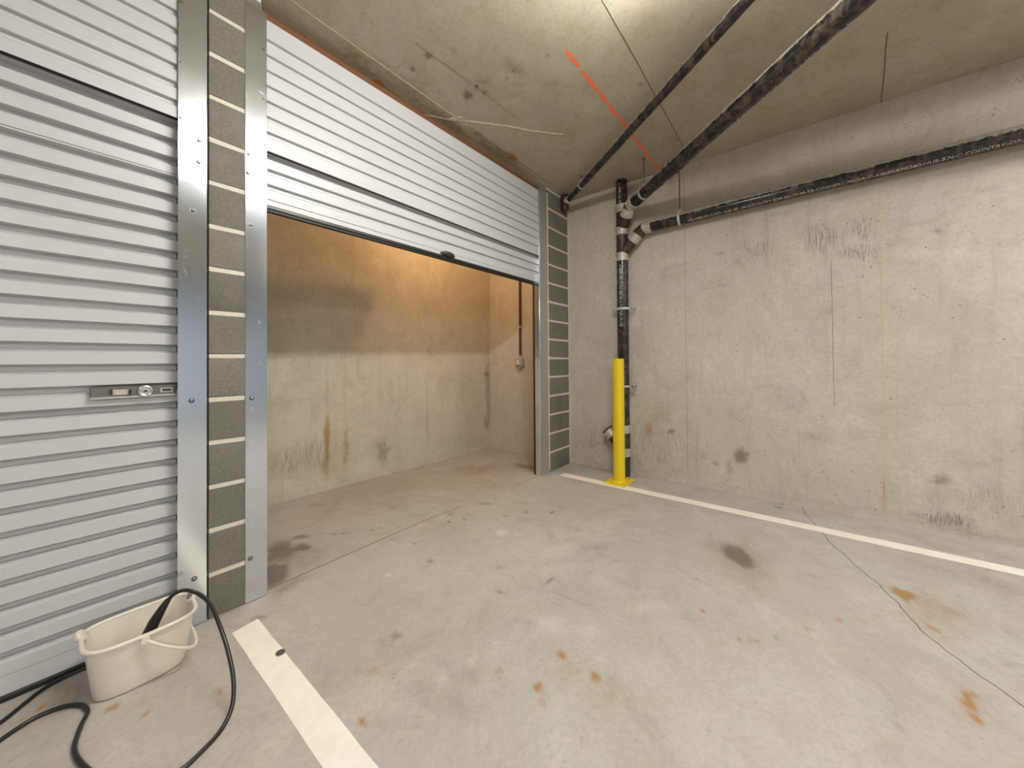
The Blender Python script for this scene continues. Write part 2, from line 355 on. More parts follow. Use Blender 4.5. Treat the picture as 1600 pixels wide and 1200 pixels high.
# dirt, rust, pale bloom and honeycombing that belong to each surface: (u, v, ru, rv, angle, kind, strength)
FLOOR_MARKS = [(2.597,0.344,0.167,0.082,-2.81,'d',1),  (2.575,0.325,0.295,0.144,-2.87,'d',0.35),  (2.547,0.315,0.328,0.163,-2.86,'r',0.25),  (1.822,0.239,0.025,0.014,2.84,'r',0.7),
  (1.848,0.189,0.031,0.017,2.78,'r',0.55),  (1.929,0.121,0.028,0.014,2.74,'r',0.55),  (2.074,0.015,0.027,0.018,-0.36,'r',0.65),  (2.22,-0.093,0.03,0.018,-0.33,'r',0.7),  (2.368,-0.234,0.026,0.015,-0.37,'r',0.5),
  (2.298,-0.179,0.028,0.012,2.71,'r',0.35),  (2.465,-0.317,0.034,0.019,-0.36,'r',0.45),  (1.756,0.3,0.024,0.014,2.84,'r',0.3),  (2.062,0.006,0.017,0.013,2.46,'p',0.6),  (2.207,-0.103,0.018,0.013,-0.57,'p',0.6),
  (2.352,-0.241,0.019,0.013,-0.49,'p',0.4),  (2.68,-0.361,0.064,0.054,-2.09,'r',1),  (2.606,-0.453,0.193,0.096,3.08,'r',0.45),  (2.414,-0.411,0.035,0.028,-2.69,'r',0.7),  (2.38,-0.429,0.094,0.048,3,'r',0.3),
  (1.977,-0.418,0.075,0.02,2.94,'r',1),  (1.894,-0.419,0.039,0.011,2.89,'r',0.9),  (3.276,-0.771,0.034,0.018,-0.5,'r',0.5),  (3.072,-0.51,0.163,0.136,-1.48,'d',0.3),  (3.078,-0.757,0.14,0.107,-2.97,'d',0.35),
  (3.131,-0.043,0.085,0.063,2.12,'d',0.2),  (2.575,-0.665,0.048,0.025,-3.07,'d',0.3),  (1.285,0.789,0.023,0.02,0.17,'r',1),  (1.275,0.751,0.015,0.012,2.5,'r',0.8),  (1.275,0.636,0.03,0.02,0.53,'r',1),
  (1.106,0.78,0.026,0.021,0.65,'r',1),  (1.075,0.737,0.037,0.018,0.57,'r',0.45),  (1.229,0.721,0.071,0.061,2.76,'r',0.35),  (1.226,0.582,0.096,0.075,1.97,'r',0.3),  (1.071,0.937,0.018,0.017,1.23,'r',0.6),
  (1.099,1.047,0.013,0.01,0.89,'r',0.4),  (0.645,1.166,0.024,0.011,1.39,'r',1),  (0.765,1.316,0.07,0.022,2.09,'r',0.45),  (0.808,1.242,0.029,0.019,2.46,'r',0.4),  (0.752,1.179,0.026,0.018,1.71,'r',0.3),
  (0.932,1.401,0.034,0.028,2.39,'d',0.6),  (0.879,1.415,0.039,0.026,1.82,'d',0.4),  (2.171,1.069,0.169,0.042,2.64,'d',0.4),  (1.858,0.963,0.052,0.04,0.14,'d',0.25),  (1.357,0.993,0.029,0.028,2.89,'d',0.4),
  (1.407,1.765,0.02,0.015,1.89,'d',1),  (1.44,1.239,0.033,0.016,2.06,'d',0.7),  (1.684,1.098,0.065,0.013,3.08,'d',0.7),  (1.613,1.401,0.034,0.023,1.46,'d',0.4),  (1.482,2.022,0.019,0.015,1.5,'d',0.8),
  (1.845,2.09,0.02,0.017,1.7,'d',0.9),  (1.938,2.024,0.02,0.017,1.71,'d',0.8),  (2.177,1.828,0.02,0.019,1.23,'d',0.8),  (2.447,1.578,0.025,0.022,0.22,'d',0.9),  (2.337,1.739,0.02,0.02,2.68,'d',0.8),
  (2.262,2.116,0.064,0.042,2.16,'d',0.6),  (1.94,2.174,0.068,0.04,0.58,'d',0.4),  (0.824,1.117,0.08,0.046,2.1,'d',0.3),  (1.004,1.008,0.067,0.044,2.69,'d',0.3),  (0.855,0.97,0.132,0.047,2.21,'d',0.28),
  (0.683,1.098,0.127,0.042,2.19,'d',0.2),  (1.948,1.672,0.05,0.047,1.64,'p',0.9),  (1.173,1.841,0.032,0.022,1.74,'p',0.8),  (0.918,1.08,0.027,0.02,1.19,'p',0.5),  (1.356,0.658,0.024,0.019,-0.01,'p',0.5),
  (1.416,0.925,0.088,0.073,2.46,'p',0.5),  (1.471,0.765,0.066,0.054,2.81,'p',0.4),  (2.002,1.208,0.204,0.086,2.95,'p',0.4),  (1.222,1.709,0.145,0.092,2.02,'p',0.25),  (2.022,0.733,0.202,0.094,2.14,'p',0.25),
  (1.009,2.548,0.087,0.049,1.81,'d',0.9),  (1.061,2.708,0.063,0.038,2.17,'d',0.8),  (0.903,2.593,0.194,0.118,1.43,'d',0.8),  (0.787,2.354,0.142,0.087,1.31,'d',1),  (0.976,2.4,0.17,0.137,2.46,'d',0.4),
  (0.787,2.171,0.116,0.053,-3.01,'d',0.5),  (2.92,2.852,0.354,0.192,2.17,'d',0.35),  (2.92,2.852,0.355,0.239,2.12,'r',0.3),  (1.821,2.666,0.135,0.097,-2.73,'d',0.3),  (3.336,2.468,0.198,0.109,1.55,'d',0.7),
  (1.889,3.022,0.73,0.38,-3.1,'r',0.22),  (2.647,2.631,0.52,0.398,2.68,'r',0.25),  (1.427,2.917,0.397,0.31,-2.82,'r',0.25),  (1.219,2.565,0.024,0.014,1.52,'d',0.8),  (1.267,2.518,0.026,0.016,1.73,'d',0.7),
  (1.417,2.421,0.024,0.015,1.44,'d',0.7),  (1.473,2.398,0.024,0.016,1.42,'d',0.7),  (1.561,2.318,0.017,0.012,1.47,'d',0.7),  (0.132,1.878,0.028,0.023,2.07,'r',0.8),  (0.205,1.824,0.021,0.012,1.91,'r',0.4),
  (0.378,1.669,0.022,0.01,1.59,'r',0.7),  (0.197,1.755,0.008,0.006,2.22,'r',1),  (-0.021,2.079,0.016,0.012,1.21,'r',0.9),  (0.025,1.951,0.012,0.008,1.47,'r',1),  (0.028,2.152,0.021,0.012,2.04,'r',0.5),
  (0.057,2.093,0.059,0.02,1.78,'d',0.45),  (-0.068,2.058,0.013,0.01,-2.57,'r',0.8),  (0.055,2.212,0.013,0.004,1.68,'d',1),  (-0.027,2.031,0.072,0.047,2.43,'r',0.35),  (0.141,1.913,0.099,0.068,2.36,'p',0.4),
  (3.638,0.199,0.03,0.022,2.01,'d',1),  (3.741,0.175,0.024,0.011,-0.22,'d',1),  (2.112,-0.346,0.105,0.083,2.28,'d',0.12),  (2.183,0.479,0.018,0.01,1.72,'d',0.6),  (1.918,0.403,0.011,0.007,2.89,'r',1),
  (1.884,0.41,0.01,0.005,0.02,'r',1),  (0.601,2.003,0.036,0.02,2.43,'d',0.7),  (0.601,1.349,0.02,0.014,2.39,'d',0.3)]
WALL_MARKS = [(-0.097,2.129,0.139,0.105,-2.61,'s',1),  (-0.336,2.154,0.098,0.068,1.37,'s',0.9),  (-0.316,1.98,0.129,0.066,-2.89,'s',1),  (-0.553,1.862,0.076,0.018,-2.96,'d',0.4),  (-0.704,2.055,0.032,0.025,1.18,'d',0.55),
  (-0.873,1.945,0.026,0.021,1.21,'d',0.5),  (-0.86,1.77,0.043,0.021,2.86,'d',0.4),  (0.472,2.047,0.047,0.038,1.23,'d',0.5),  (0.61,2.153,0.082,0.029,-3.03,'d',0.45),  (0.338,2.145,0.121,0.081,-2.54,'s',0.9),
  (1.901,2.37,0.066,0.047,1.4,'d',0.35),  (0.037,2.23,0.13,0.098,-2.59,'d',0.15),  (0.468,0.337,0.087,0.07,1.93,'d',0.8),  (0.664,0.242,0.039,0.032,2.42,'d',0.6),  (0.562,0.219,0.092,0.04,1.63,'d',0.5),
  (0.001,0.572,0.103,0.041,3.12,'d',0.4),  (1.044,0.491,0.054,0.031,2.97,'d',0.7),  (0.101,0.383,0.068,0.025,1.61,'d',0.35),  (1.23,0.303,0.414,0.356,2.27,'s',0.55),  (1.862,0.215,0.34,0.292,2.21,'s',0.6),
  (1.451,1.21,0.41,0.403,-3.1,'s',0.3),  (1.214,0.665,0.22,0.163,1.69,'r',0.35),  (1.273,0.492,0.117,0.051,1.61,'r',0.6),  (1.042,0.641,0.251,0.178,1.68,'r',0.15),  (-0.702,0.356,0.064,0.047,2.91,'d',0.6),
  (-0.701,0.269,0.133,0.085,1.75,'d',0.25),  (-0.423,0.209,0.209,0.02,1.59,'r',0.6),  (-0.427,0.767,0.326,0.013,1.58,'r',0.3),  (-0.722,0.092,0.13,0.048,3.07,'s',1.3),  (-0.862,0.295,0.092,0.073,2.21,'s',0.5),
  (-0.722,0.079,0.13,0.044,3.07,'d',0.4),  (-0.939,0.238,0.142,0.11,2.38,'s',0.35),  (-0.144,0.991,0.299,0.225,1.64,'p',0.15),  (0.647,1.2,0.35,0.311,1.58,'p',0.25),  (-0.606,0.248,0.178,0.009,1.58,'p',0.6),
  (-0.569,0.195,0.18,0.009,1.58,'p',0.6),  (-0.513,0.183,0.205,0.006,1.58,'p',0.5),  (-0.668,0.218,0.175,0.006,1.58,'p',0.5),  (-0.746,0.235,0.194,0.006,1.58,'p',0.5),  (0.81,0.961,1.099,0.12,3.11,'p',0.1),
  (-0.658,1.915,0.273,0.039,-2.95,'p',0.35),  (-0.795,1.438,0.258,0.221,1.4,'d',0.1),  (1.713,-0.043,0.44,0.056,3.09,'d',0.3),  (0.063,0.052,0.804,0.032,3.14,'d',0.25),  (-0.777,0.03,0.327,0.035,3.13,'d',0.4),
  (1.9,0.281,0.112,0.081,0.69,'d',0.4),  (1.361,0.153,0.273,0.192,2.8,'d',0.2),  (0.818,0.241,0.134,0.087,1.71,'d',0.3)]
CEIL_MARKS = [(1.823,1.844,0.058,0.044,0.78,'d',0.8),  (1.874,1.732,0.031,0.026,0.58,'d',0.8),  (1.432,1.79,0.033,0.03,2.59,'d',0.8),  (1.436,1.949,0.031,0.022,2.91,'d',0.7),  (1.799,1.667,0.062,0.049,2.95,'d',0.4),
  (1.843,1.435,0.107,0.057,2.96,'d',0.4),  (1.87,1.451,0.027,0.014,2.97,'d',0.9),  (1.843,1.435,0.111,0.063,-3.12,'r',0.3),  (1.879,1.534,0.028,0.025,0.71,'d',0.6),  (1.903,1.222,0.028,0.019,2.35,'d',0.5),
  (1.544,1.753,0.025,0.019,1.96,'r',0.5),  (1.371,2.234,0.05,0.035,-2.83,'r',1),  (1.489,2.241,0.081,0.031,-2.95,'r',0.6),  (2.63,2.085,0.092,0.04,-3.09,'r',0.9),  (2.189,2.098,0.048,0.042,2.87,'r',0.7),
  (2.137,2.135,0.027,0.024,1.66,'d',0.5),  (2.492,0.867,0.027,0.019,-0.11,'d',0.7),  (2.614,0.869,0.024,0.021,1.75,'d',0.5),  (2.525,1.352,0.057,0.031,-3,'d',0.4),  (2.55,0.997,0.022,0.016,-0.11,'d',0.5),
  (2.954,1.611,0.429,0.331,0.19,'r',0.2),  (3.092,1.974,0.341,0.185,3.14,'r',0.3),  (3.355,-0.015,0.12,0.041,-0.12,'r',0.3),  (3.086,-0.247,0.057,0.031,2.92,'r',0.35),  (3.154,-0.049,0.075,0.025,-0.12,'r',0.4),
  (3.006,0.619,0.115,0.07,2.78,'r',0.15),  (3.587,0.024,0.402,0.363,2.79,'r',0.12),  (1.53,2.114,0.392,0.132,-3.09,'d',0.5),  (1.924,2.166,0.388,0.069,-3.1,'d',0.6),  (2.512,2.146,0.597,0.079,-3.11,'d',0.6),
  (1.196,2.179,0.214,0.089,-3.06,'d',0.5),  (1.158,2.111,0.17,0.064,-3.1,'r',0.35),  (1.752,2.041,0.194,0.125,-3.07,'d',0.25),  (2.076,1.104,0.172,0.141,2.8,'p',0.3),  (1.341,1.851,0.216,0.098,3.1,'d',0.2),
  (2.222,1.468,0.203,0.181,0.15,'d',0.15),  (2.629,1.432,0.25,0.151,0.4,'p',0.2),  (1.512,1.642,0.038,0.019,2.94,'d',0.5),  (1.615,1.946,0.018,0.012,1.08,'d',0.6)]
BACK_MARKS = [(1.604,0.456,0.325,0.035,1.57,'r',0.8),  (1.78,0.364,0.277,0.038,1.57,'r',0.6),  (1.591,0.223,0.148,0.046,1.59,'r',0.6),  (1.162,0.32,0.106,0.019,1.58,'r',0.4),  (1.605,0.99,0.356,0.012,1.57,'r',0.6),
  (1.769,0.981,0.37,0.013,1.57,'r',0.5),  (1.139,0.907,0.318,0.009,1.57,'r',0.4),  (2.172,0.258,0.188,0.104,1.65,'d',0.55),  (2.341,0.205,0.126,0.079,1.69,'d',0.3),  (3.752,0.792,0.618,0.091,1.56,'d',0.55),
  (3.722,0.354,0.123,0.077,1.64,'d',0.6),  (3.728,1.014,0.065,0.053,3.07,'d',0.8),  (3.437,0.14,0.343,0.103,3.13,'d',0.3),  (2.739,0.484,0.298,0.028,1.57,'d',0.35),  (3.05,0.128,0.265,0.153,2.87,'d',0.15),
  (1.413,0.348,0.371,0.171,3.07,'s',0.7),  (1.309,0.507,0.209,0.135,2.85,'p',0.35),  (1.889,0.124,0.258,0.097,3.12,'p',0.45),  (1.258,0.135,0.193,0.078,3.13,'p',0.4),  (2.498,1.804,1.713,0.428,-3.02,'s',0.25),
  (1.211,1.551,0.22,0.192,1.27,'d',0.2),  (3.5,0.553,0.34,0.144,1.58,'r',0.3),  (2.953,0.766,0.465,0.02,1.56,'r',0.3),  (2.361,0.951,0.278,0.016,1.57,'d',0.3),  (3.878,0.154,0.18,0.054,1.57,'d',0.5)]


# ---------------------------------------------------------------- the setting
floor = surface('floor', steps(-0.3, 3.8, 0.02, (-4.5, -3, -1.5), ()), steps(-1.2, 3.56, 0.02, (-6.5, -4, -2.5), ()),
                lambda u, v: (u, v, 0 * u), FLOOR_MARKS, ((-4.5, -6.5, -0.25), (3.99, 3.7, -0.004)), M['floor'])
tag(floor, 'pale stained concrete floor of the parking bay with oil and rust spots', 'floor')
wall_right = surface('wall_right', steps(-1.5, 3.56, 0.02, (-6.5, -4, -2.5)), steps(0, CEIL, 0.02), lambda u, v: (RIGHT + 0 * u, u, v), WALL_MARKS,
                     ((RIGHT + 0.004, -6.5, 0), (RIGHT + 0.2, 3.56, CEIL)), M['wall'])
tag(wall_right, 'long cast concrete wall behind the black drain pipes and yellow bollard', 'wall')
wall_back = surface('wall_back', steps(0.6, RIGHT, 0.02, (-4.5, -2)), steps(0, CEIL, 0.02), lambda u, v: (u, 3.525 - 0.034 * (u - 1.1), v), BACK_MARKS,
                    ((-4.5, 3.74, 0), (RIGHT, 3.9, CEIL)), M['back'])
tag(wall_back, 'streaked concrete wall at the back of the open storage unit', 'wall')
ceiling = surface('ceiling', steps(0.3, 3.8, 0.02, (-4.5, -2, -1)), steps(-1.0, 2.4, 0.02, (-6.5, -4, -2), (3, 3.74)), lambda u, v: (u, v, CEIL + 0 * u), CEIL_MARKS,
                  ((-4.5, -6.5, CEIL + 0.004), (3.99, 3.9, CEIL + 0.25)), M['ceil'])
tag(ceiling, 'concrete slab ceiling with form lines, rust stains and an orange spray line', 'ceiling')
for nm, a, b in (('wall_left', (-4.7, -6.5, 0), (-4.5, 3.9, CEIL)), ('wall_rear', (-4.7, -6.7, 0), (3.99, -6.5, CEIL)),
                 ('wall_front', (-4.5, FRONT, 0), (-2.3, FRONT + 0.2, CEIL)), ('wall_partition', (0.46, FRONT + 0.2, 0), (0.6, 3.74, CEIL))):
    tag(MB().box(a, b).build(nm, M['painted' if nm == 'wall_rear' else 'plain']), kind='structure')

# painted bay lines, cracks and joints belong to the floor
def strip_box(name, pts4, z0, z1, material, parent):
    mb = MB(); lo = [mb.bm.verts.new((x, y, z0)) for x, y in pts4]; hi = [mb.bm.verts.new((x, y, z1)) for x, y in pts4]
    mb.bm.faces.new(hi); mb.bm.faces.new(lo[::-1]); n = len(pts4)
    for i in range(n): mb.bm.faces.new((lo[i], lo[(i + 1) % n], hi[(i + 1) % n], hi[i]))
    return mb.build(name, material, parent)
def ragged(x0, y0, x1, y1, ya, yb, n, seed):
    """outline of a painted line from (x0..x1, y0..y1) to (ya..yb) with slightly uneven edges"""
    r = random.Random(seed); L, R = [], []
    for i in range(n + 1):
        t = i / n; L.append((x0 + r.uniform(-1, 1) * 0.0012, y0 + (ya - y0) * t)); R.append((x1 + r.uniform(-1, 1) * 0.0012, y1 + (yb - y1) * t))
    return L + R[::-1]
strip_box('painted_line', ragged(0.496, 1.983, 0.598, 2.001, -3.5, -3.5, 60, 3), -0.001, 0.0012, M['paint'], floor)
strip_box('painted_line', ragged(3.292, 2.028, 3.395, 2.022, -4.0, -4.0, 60, 4), -0.001, 0.0012, M['paint'], floor)
st = MB().disc((0.584, 1.691, 0.001), (0, 0, 1), 0.017, 0.004, 20); st.disc((0.584, 1.691, 0.004), (0, 0, 1), 0.010, 0.003, 16); st.build('floor_stud', M['bolt'], floor)
ribbon('crack', jitter_line([(3.78, 0.045, 0), (3.6, 0.03, 0), (3.42, -0.03, 0), (3.126, -0.106, 0), (2.88, -0.2, 0), (2.676, -0.288, 0), (2.53, -0.335, 0), (2.368, -0.371, 0), (2.2, -0.465, 0), (2.059, -0.555, 0), (1.7, -0.75, 0)], 0.035, 0.006, 5, (0, 1)), 0.0035, (0, 0, 1), M['crack'], floor, 0.0006)
ribbon('floor_joint', jitter_line([(0.70, 2.215, 0), (1.231, 2.235, 0), (1.728, 2.25, 0), (2.1, 2.235, 0)], 0.08, 0.002, 6, (0, 1)), 0.007, (0, 0, 1), M['joint'], floor, 0.0006)
ribbon('floor_joint', jitter_line([(2.9, 2.2, 0), (3.17, 2.19, 0)], 0.05, 0.002, 8, (0, 1)), 0.005, (0, 0, 1), M['joint'], floor, 0.0006)

# ceiling: form seams, lime-bloomed crack, spray-painted setting-out line
ribbon('formwork_seam', jitter_line([(0.4, 2.05, CEIL), (1.074, 2.07, CEIL), (2.06, 2.085, CEIL)], 0.06, 0.0015, 2, (0, 1)), 0.006, (0, 0, -1), M['seam_pale'], ceiling)
ribbon('formwork_seam', jitter_line([(2.06, 2.085, CEIL), (3.3, 2.1, CEIL)], 0.05, 0.002, 4, (0, 1)), 0.004, (0, 0, -1), M['seam'], ceiling)
ribbon('formwork_seam', jitter_line([(1.2, 0.815, CEIL), (2.1, 0.813, CEIL), (3.36, 0.827, CEIL), (3.79, 0.83, CEIL)], 0.08, 0.001, 3, (0, 1)), 0.005, (0, 0, -1), M['seam'], ceiling)
ribbon('formwork_seam', jitter_line([(3.0, -0.38, CEIL), (3.78, -0.44, CEIL)], 0.08, 0.002, 13, (0, 1)), 0.006, (0, 0, -1), M['seam'], ceiling)
ribbon('formwork_seam', jitter_line([(1.331, 1.774, CEIL), (1.75, 1.74, CEIL), (2.3, 1.72, CEIL)], 0.08, 0.002, 14, (0, 1)), 0.0015, (0, 0, -1), M['seam'], ceiling)
ck = jitter_line([(1.76, 2.24, CEIL), (1.89, 2.16, CEIL), (2.0, 2.06, CEIL), (2.131, 1.951, CEIL), (2.29, 1.82, CEIL), (2.42, 1.74, CEIL), (2.637, 1.556, CEIL)], 0.018, 0.008, 9, (0, 1))
r9 = random.Random(9)
ribbon('bloomed_crack', ck, [0.006 + 0.016 * r9.random() ** 2 for _ in ck], (0, 0, -1), M['bloom'], ceiling)
ribbon('bloomed_crack', jitter_line([(1.9, 2.15, CEIL), (1.93, 2.09, CEIL), (1.96, 2.04, CEIL)], 0.02, 0.006, 10, (0, 1)), 0.014, (0, 0, -1), M['bloom'], ceiling)
r11 = random.Random(11); x = 1.93
while x < 3.72:
    L_ = r11.uniform(0.09, 0.26); pts = jitter_line([(x, 1.117 + r11.uniform(-0.003, 0.003), CEIL), (min(x + L_, 3.74), 1.117, CEIL)], 0.012, 0.002, int(x * 1000), (0, 1))
    ribbon('spray_line', pts, [0.020 + 0.010 * math.sin(3.1 * i / max(1, len(pts) - 1)) + r11.uniform(-0.003, 0.004) for i in range(len(pts))], (0, 0, -1), M['spray'], ceiling, 0.0008)
    x += L_ + r11.uniform(0.004, 0.03)
an = MB().disc((1.80, 1.735, CEIL), (0, 0, -1), 0.012, 0.004, 12); an.disc((1.80, 1.735, CEIL - 0.004), (0, 0, -1), 0.006, 0.014, 10)
an.build('ceiling_anchor', M['bolt'], ceiling)
# right wall: board joints left by the formwork and a hairline crack
for y, z0, z1, w, mt in ((0.905, 0.15, 2.95, 0.004, 'seam_wall'), (-0.43, 0.0, 2.5, 0.006, 'seam_pale'), (-0.155, 0.82, 1.95, 0.0025, 'crack')):
    ribbon('formwork_seam' if mt != 'crack' else 'crack', jitter_line([(RIGHT, y, z0), (RIGHT, y + 0.004, z1)], 0.05, 0.0015, int(z1 * 100), (1,)), w, (-1, 0, 0), M[mt], wall_right, 0.0007)

# ---------------------------------------------------------------- block pillars: every block is a part, the mesh of the pillar is its mortar
def block_pillar(x0, x1, core0, core1, depth, seed, label):
    r = random.Random(seed)
    p = tag(MB().box((core0, FRONT + 0.0035, 0), (core1, FRONT + depth, CEIL)).build('block_pillar', M['mortar']), label, 'pillar', kind='structure')
    n = int(CEIL / COURSE) + 1
    for k in range(n):
        z0, z1 = k * COURSE + (0.0105 if k else 0.0), min((k + 1) * COURSE - 0.0105, CEIL - 0.001)
        if z1 - z0 < 0.01: continue
        mb = MB(); mb.box((x0, FRONT, z0), (x1, FRONT + depth + 0.001, z1), 0.003)
        for v in mb.bm.verts: v.co += Vector((r.uniform(-1, 1) * 0.0008, r.uniform(-1, 1) * 0.0008, r.uniform(-1, 1) * 0.0022))
        mb.build('block', M['block'], p)
    return p
block_pillar(0.4525, 0.668, 0.455, 0.665, 0.198, 1, 'grey block pillar standing between the closed and the raised roller door')
pr_ = block_pillar(3.318, 3.757, 3.321, RIGHT, 0.198, 2, 'grey block pillar in the corner against the long concrete wall')
bead = jitter_line([(3.327, FRONT, 0.02), (3.327, FRONT, 3.0)], 0.02, 0.0012, 21, (0,))
rb = random.Random(5)
ribbon('mortar_bead', bead, [0.012 + (0.022 if abs((p.z / COURSE) - round(p.z / COURSE)) < 0.06 else 0) + rb.uniform(-.002, .003) for p in bead], (0, -1, 0), M['mortar'], pr_, 0.006)

# ---------------------------------------------------------------- roller doors
def slat_mesh(name, x0, x1, pitch, deep):
    """one corrugation of the curtain, front at y = 0, made of folded sheet"""
    if deep: depth = 0.033; prof = [(0, 0.0), (0, 0.046), (depth * 0.15, 0.0485), (depth, 0.0565), (depth, pitch - 0.003), (depth * 0.08, pitch - 0.001), (0, pitch)]
    else: depth = 0.019; prof = [(0, 0.0), (0, 0.049), (depth * 0.15, 0.0515), (depth, 0.0615), (depth, pitch - 0.003), (depth * 0.08, pitch - 0.001), (0, pitch)]
    th = 0.0014; back = [(y + th, z) for y, z in prof]; ring = prof + back[::-1]
    mb = MB(); A = [mb.bm.verts.new((x0, y, z)) for y, z in ring]; B = [mb.bm.verts.new((x1, y, z)) for y, z in ring]; n = len(ring)
    for j in range(n): mb.bm.faces.new((A[j], A[(j + 1) % n], B[(j + 1) % n], B[j]))
    mb.bm.faces.new(A[::-1]); mb.bm.faces.new(B)
    return mb.mesh(name)
def slats(parent, x0, x1, y, z_first, count, pitch, deep=False):
    me = slat_mesh('slat', x0, x1, pitch, deep)
    for k in range(count): link('slat', me, M['door'], parent, (0, y, z_first + k * pitch))
def screws(parent, spots, r=0.0078, y=FRONT - 0.003, name='bolt', mt='bolt'):
    me = None
    for x, z in spots:
        if me is None: me = MB().disc((0, 0, 0), (0, 1, 0), r * 1.5, -0.001, 14).disc((0, -0.001, 0), (0, -1, 0), r, r * 0.75, 12, 1).mesh(name)
        link(name, me, M[mt], parent, (x, y, z))

# closed door on the left
d1 = empty('door_1', (-0.9, 2.22, 0), 'closed white ribbed roller door with a steel lock bar at left', 'roller door', kind='structure')
def child(o, root):
    o.parent = root; o.matrix_parent_inverse = root.matrix_world.inverted() if False else Matrix.Translation(-Vector(root.location)); return o
def reparent(root, before):
    for o in list(COL.objects):
        if o not in before and o is not root and o.parent is None: child(o, root)
before = set(COL.objects)
P1 = 0.0843
slats(None, -2.25, 0.352, 2.215, 0.478 - 0.0515 - 4 * P1, 29, P1, True)
MB().box((-2.25, 2.215, 0.022), (0.352, 2.232, 0.0925), 0.002).build('bottom_rail', M['door'])
MB().box((-2.25, 2.209, 0.0), (0.352, 2.238, 0.022), 0.004).build('bottom_seal', M['black'])
for z in (2.035, 1.013): MB().box((-2.25, 2.2132, z), (0.352, 2.2155, z + 0.0022)).build('sheet_seam', M['grey'])
for x in (-2.29, 0.352): MB().box((x, 2.18, 0), (x + 0.094 if x > 0 else x + 0.05, 2.262, 2.99), 0.002).build('guide_rail', M['dark_metal'])
reparent(d1, before)
hp = tag(MB().box((-2.25, 2.196, 2.285), (0.352, 2.206, 3.0)).build('header_panel', M['door'], None)); child(hp, d1)
before = set(COL.objects)
slats(None, -2.25, 0.352, 2.178, 2.331 - 0.0515, 8, 0.0805)
for o in list(COL.objects):
    if o not in before: o.parent = hp
bs = MB().box((-2.25, 2.182, 2.2835), (0.352, 2.2135, 2.296), 0.002).build('gap_shade_strip', M['black']); child(bs, d1)  # black strip put in for the shade under the header panel
# lock bar of the closed door
lk = MB().box((0.091, 2.196, 1.046), (0.342, 2.2155, 1.092), 0.002).build('lock_bar', M['lock']); child(lk, d1)
MB().box((0.091, 2.1945, 1.044), (0.342, 2.197, 1.052), 0.001).build('lip', M['galv'], lk)
MB().box((0.150, 2.192, 1.058), (0.200, 2.197, 1.080), 0.0015).build('recess_plate', M['band'], lk)
MB().box((0.143, 2.186, 1.062), (0.150, 2.197, 1.082), 0.001).box((0.196, 2.184, 1.056), (0.204, 2.197, 1.078), 0.001).build('slide_catch', M['dark_metal'], lk)
MB().tube([(0.246 + 0.019 * math.cos(t * math.pi / 12), 2.192, 1.069 + 0.019 * math.sin(t * math.pi / 12)) for t in range(24)], 0.0055, 8, closed=True).build('cylinder_ring', M['chrome'], lk)
MB().disc((0.246, 2.197, 1.069), (0, -1, 0), 0.016, 0.005, 20).build('lock_cylinder', M['chrome'], lk)
MB().box((0.240, 2.190, 1.0655), (0.252, 2.193, 1.0725), 0.001).build('keyway', M['black'], lk)
MB().box((0.292, 2.193, 1.060), (0.331, 2.197, 1.080), 0.001).build('bolt_slot', M['galv'], lk)
MB().box((0.298, 2.1925, 1.065), (0.327, 2.194, 1.0755)).build('bolt_shadow', M['dark_metal'], lk)
screws(lk, [(0.118, 1.069), (0.276, 1.069)], 0.0045, 2.196)

# raised door in the middle
d2 = empty('door_2', (1.95, 2.22, 2.0), 'white ribbed roller door pulled up over the storage opening', 'roller door', kind='structure')
before = set(COL.objects)
slats(None, 0.684, 3.178, 2.207, 2.101 - 0.0515, 10, 0.081)
MB().box((0.684, 2.2115, 2.018), (3.178, 2.228, 2.052), 0.002).build('bottom_rail', M['door'])
MB().box((0.684, 2.206, 2.000), (3.178, 2.232, 2.019), 0.002).build('bottom_bar', M['dark_metal'])
MB().box((0.684, 2.209, 1.981), (3.178, 2.229, 2.001), 0.005).build('bottom_seal', M['black'])
MB().box((3.168, 2.172, 0), (3.316, 2.262, CEIL - 0.001), 0.003).build('guide_rail', M['alu'])
MB().box((3.1635, 2.235, 0), (3.1685, 2.255, 2.1), 0.001).build('guide_seal', M['black'])
MB().box((0.64, 2.19, 0), (0.684, 2.262, 2.99), 0.002).build('guide_rail', M['galv'])
g = MB()
rings = []
for i in range(9):
    t = i / 8; xx = 1.875 + 0.15 * t; hgt = 0.004 + 0.020 * math.sin(math.pi * t) ** 0.8; dep = 0.004 + 0.034 * math.sin(math.pi * t) ** 0.8
    rings.append([(xx, 2.209 - dep * max(0, math.sin(a)) , 2.034 - 0.004 * t + hgt * math.cos(a)) for a in [math.pi * j / 8 for j in range(9)]] + [(xx, 2.2095, 2.034 - 0.004 * t)])
g.loft(rings, cap0=True, cap1=True).build('lift_handle', M['dark_metal'])
reparent(d2, before)
hd2 = MB().box((0.684, 2.236, 2.9), (3.178, 2.262, CEIL - 0.001), 0.002).build('leak_stop_plate', M['leak_brown']); child(hd2, d2)  # plate added to stop the bulb's light leaking over the header
hp2 = MB().box((0.684, 2.193, 2.29), (3.178, 2.203, 2.975)).build('header_panel', M['door']); child(hp2, d2)
before = set(COL.objects)
slats(None, 0.684, 3.178, 2.176, 2.362 - 0.0515, 7, 0.0808)
MB().box((0.684, 2.176, 2.2885), (3.178, 2.1795, 2.311), 0.001).build('bottom_lip', M['door'])
MB().box((0.684, 2.176, 2.876), (3.178, 2.193, 2.975), 0.002).build('top_flashing', M['door'])
for o in list(COL.objects):
    if o not in before: o.parent = hp2

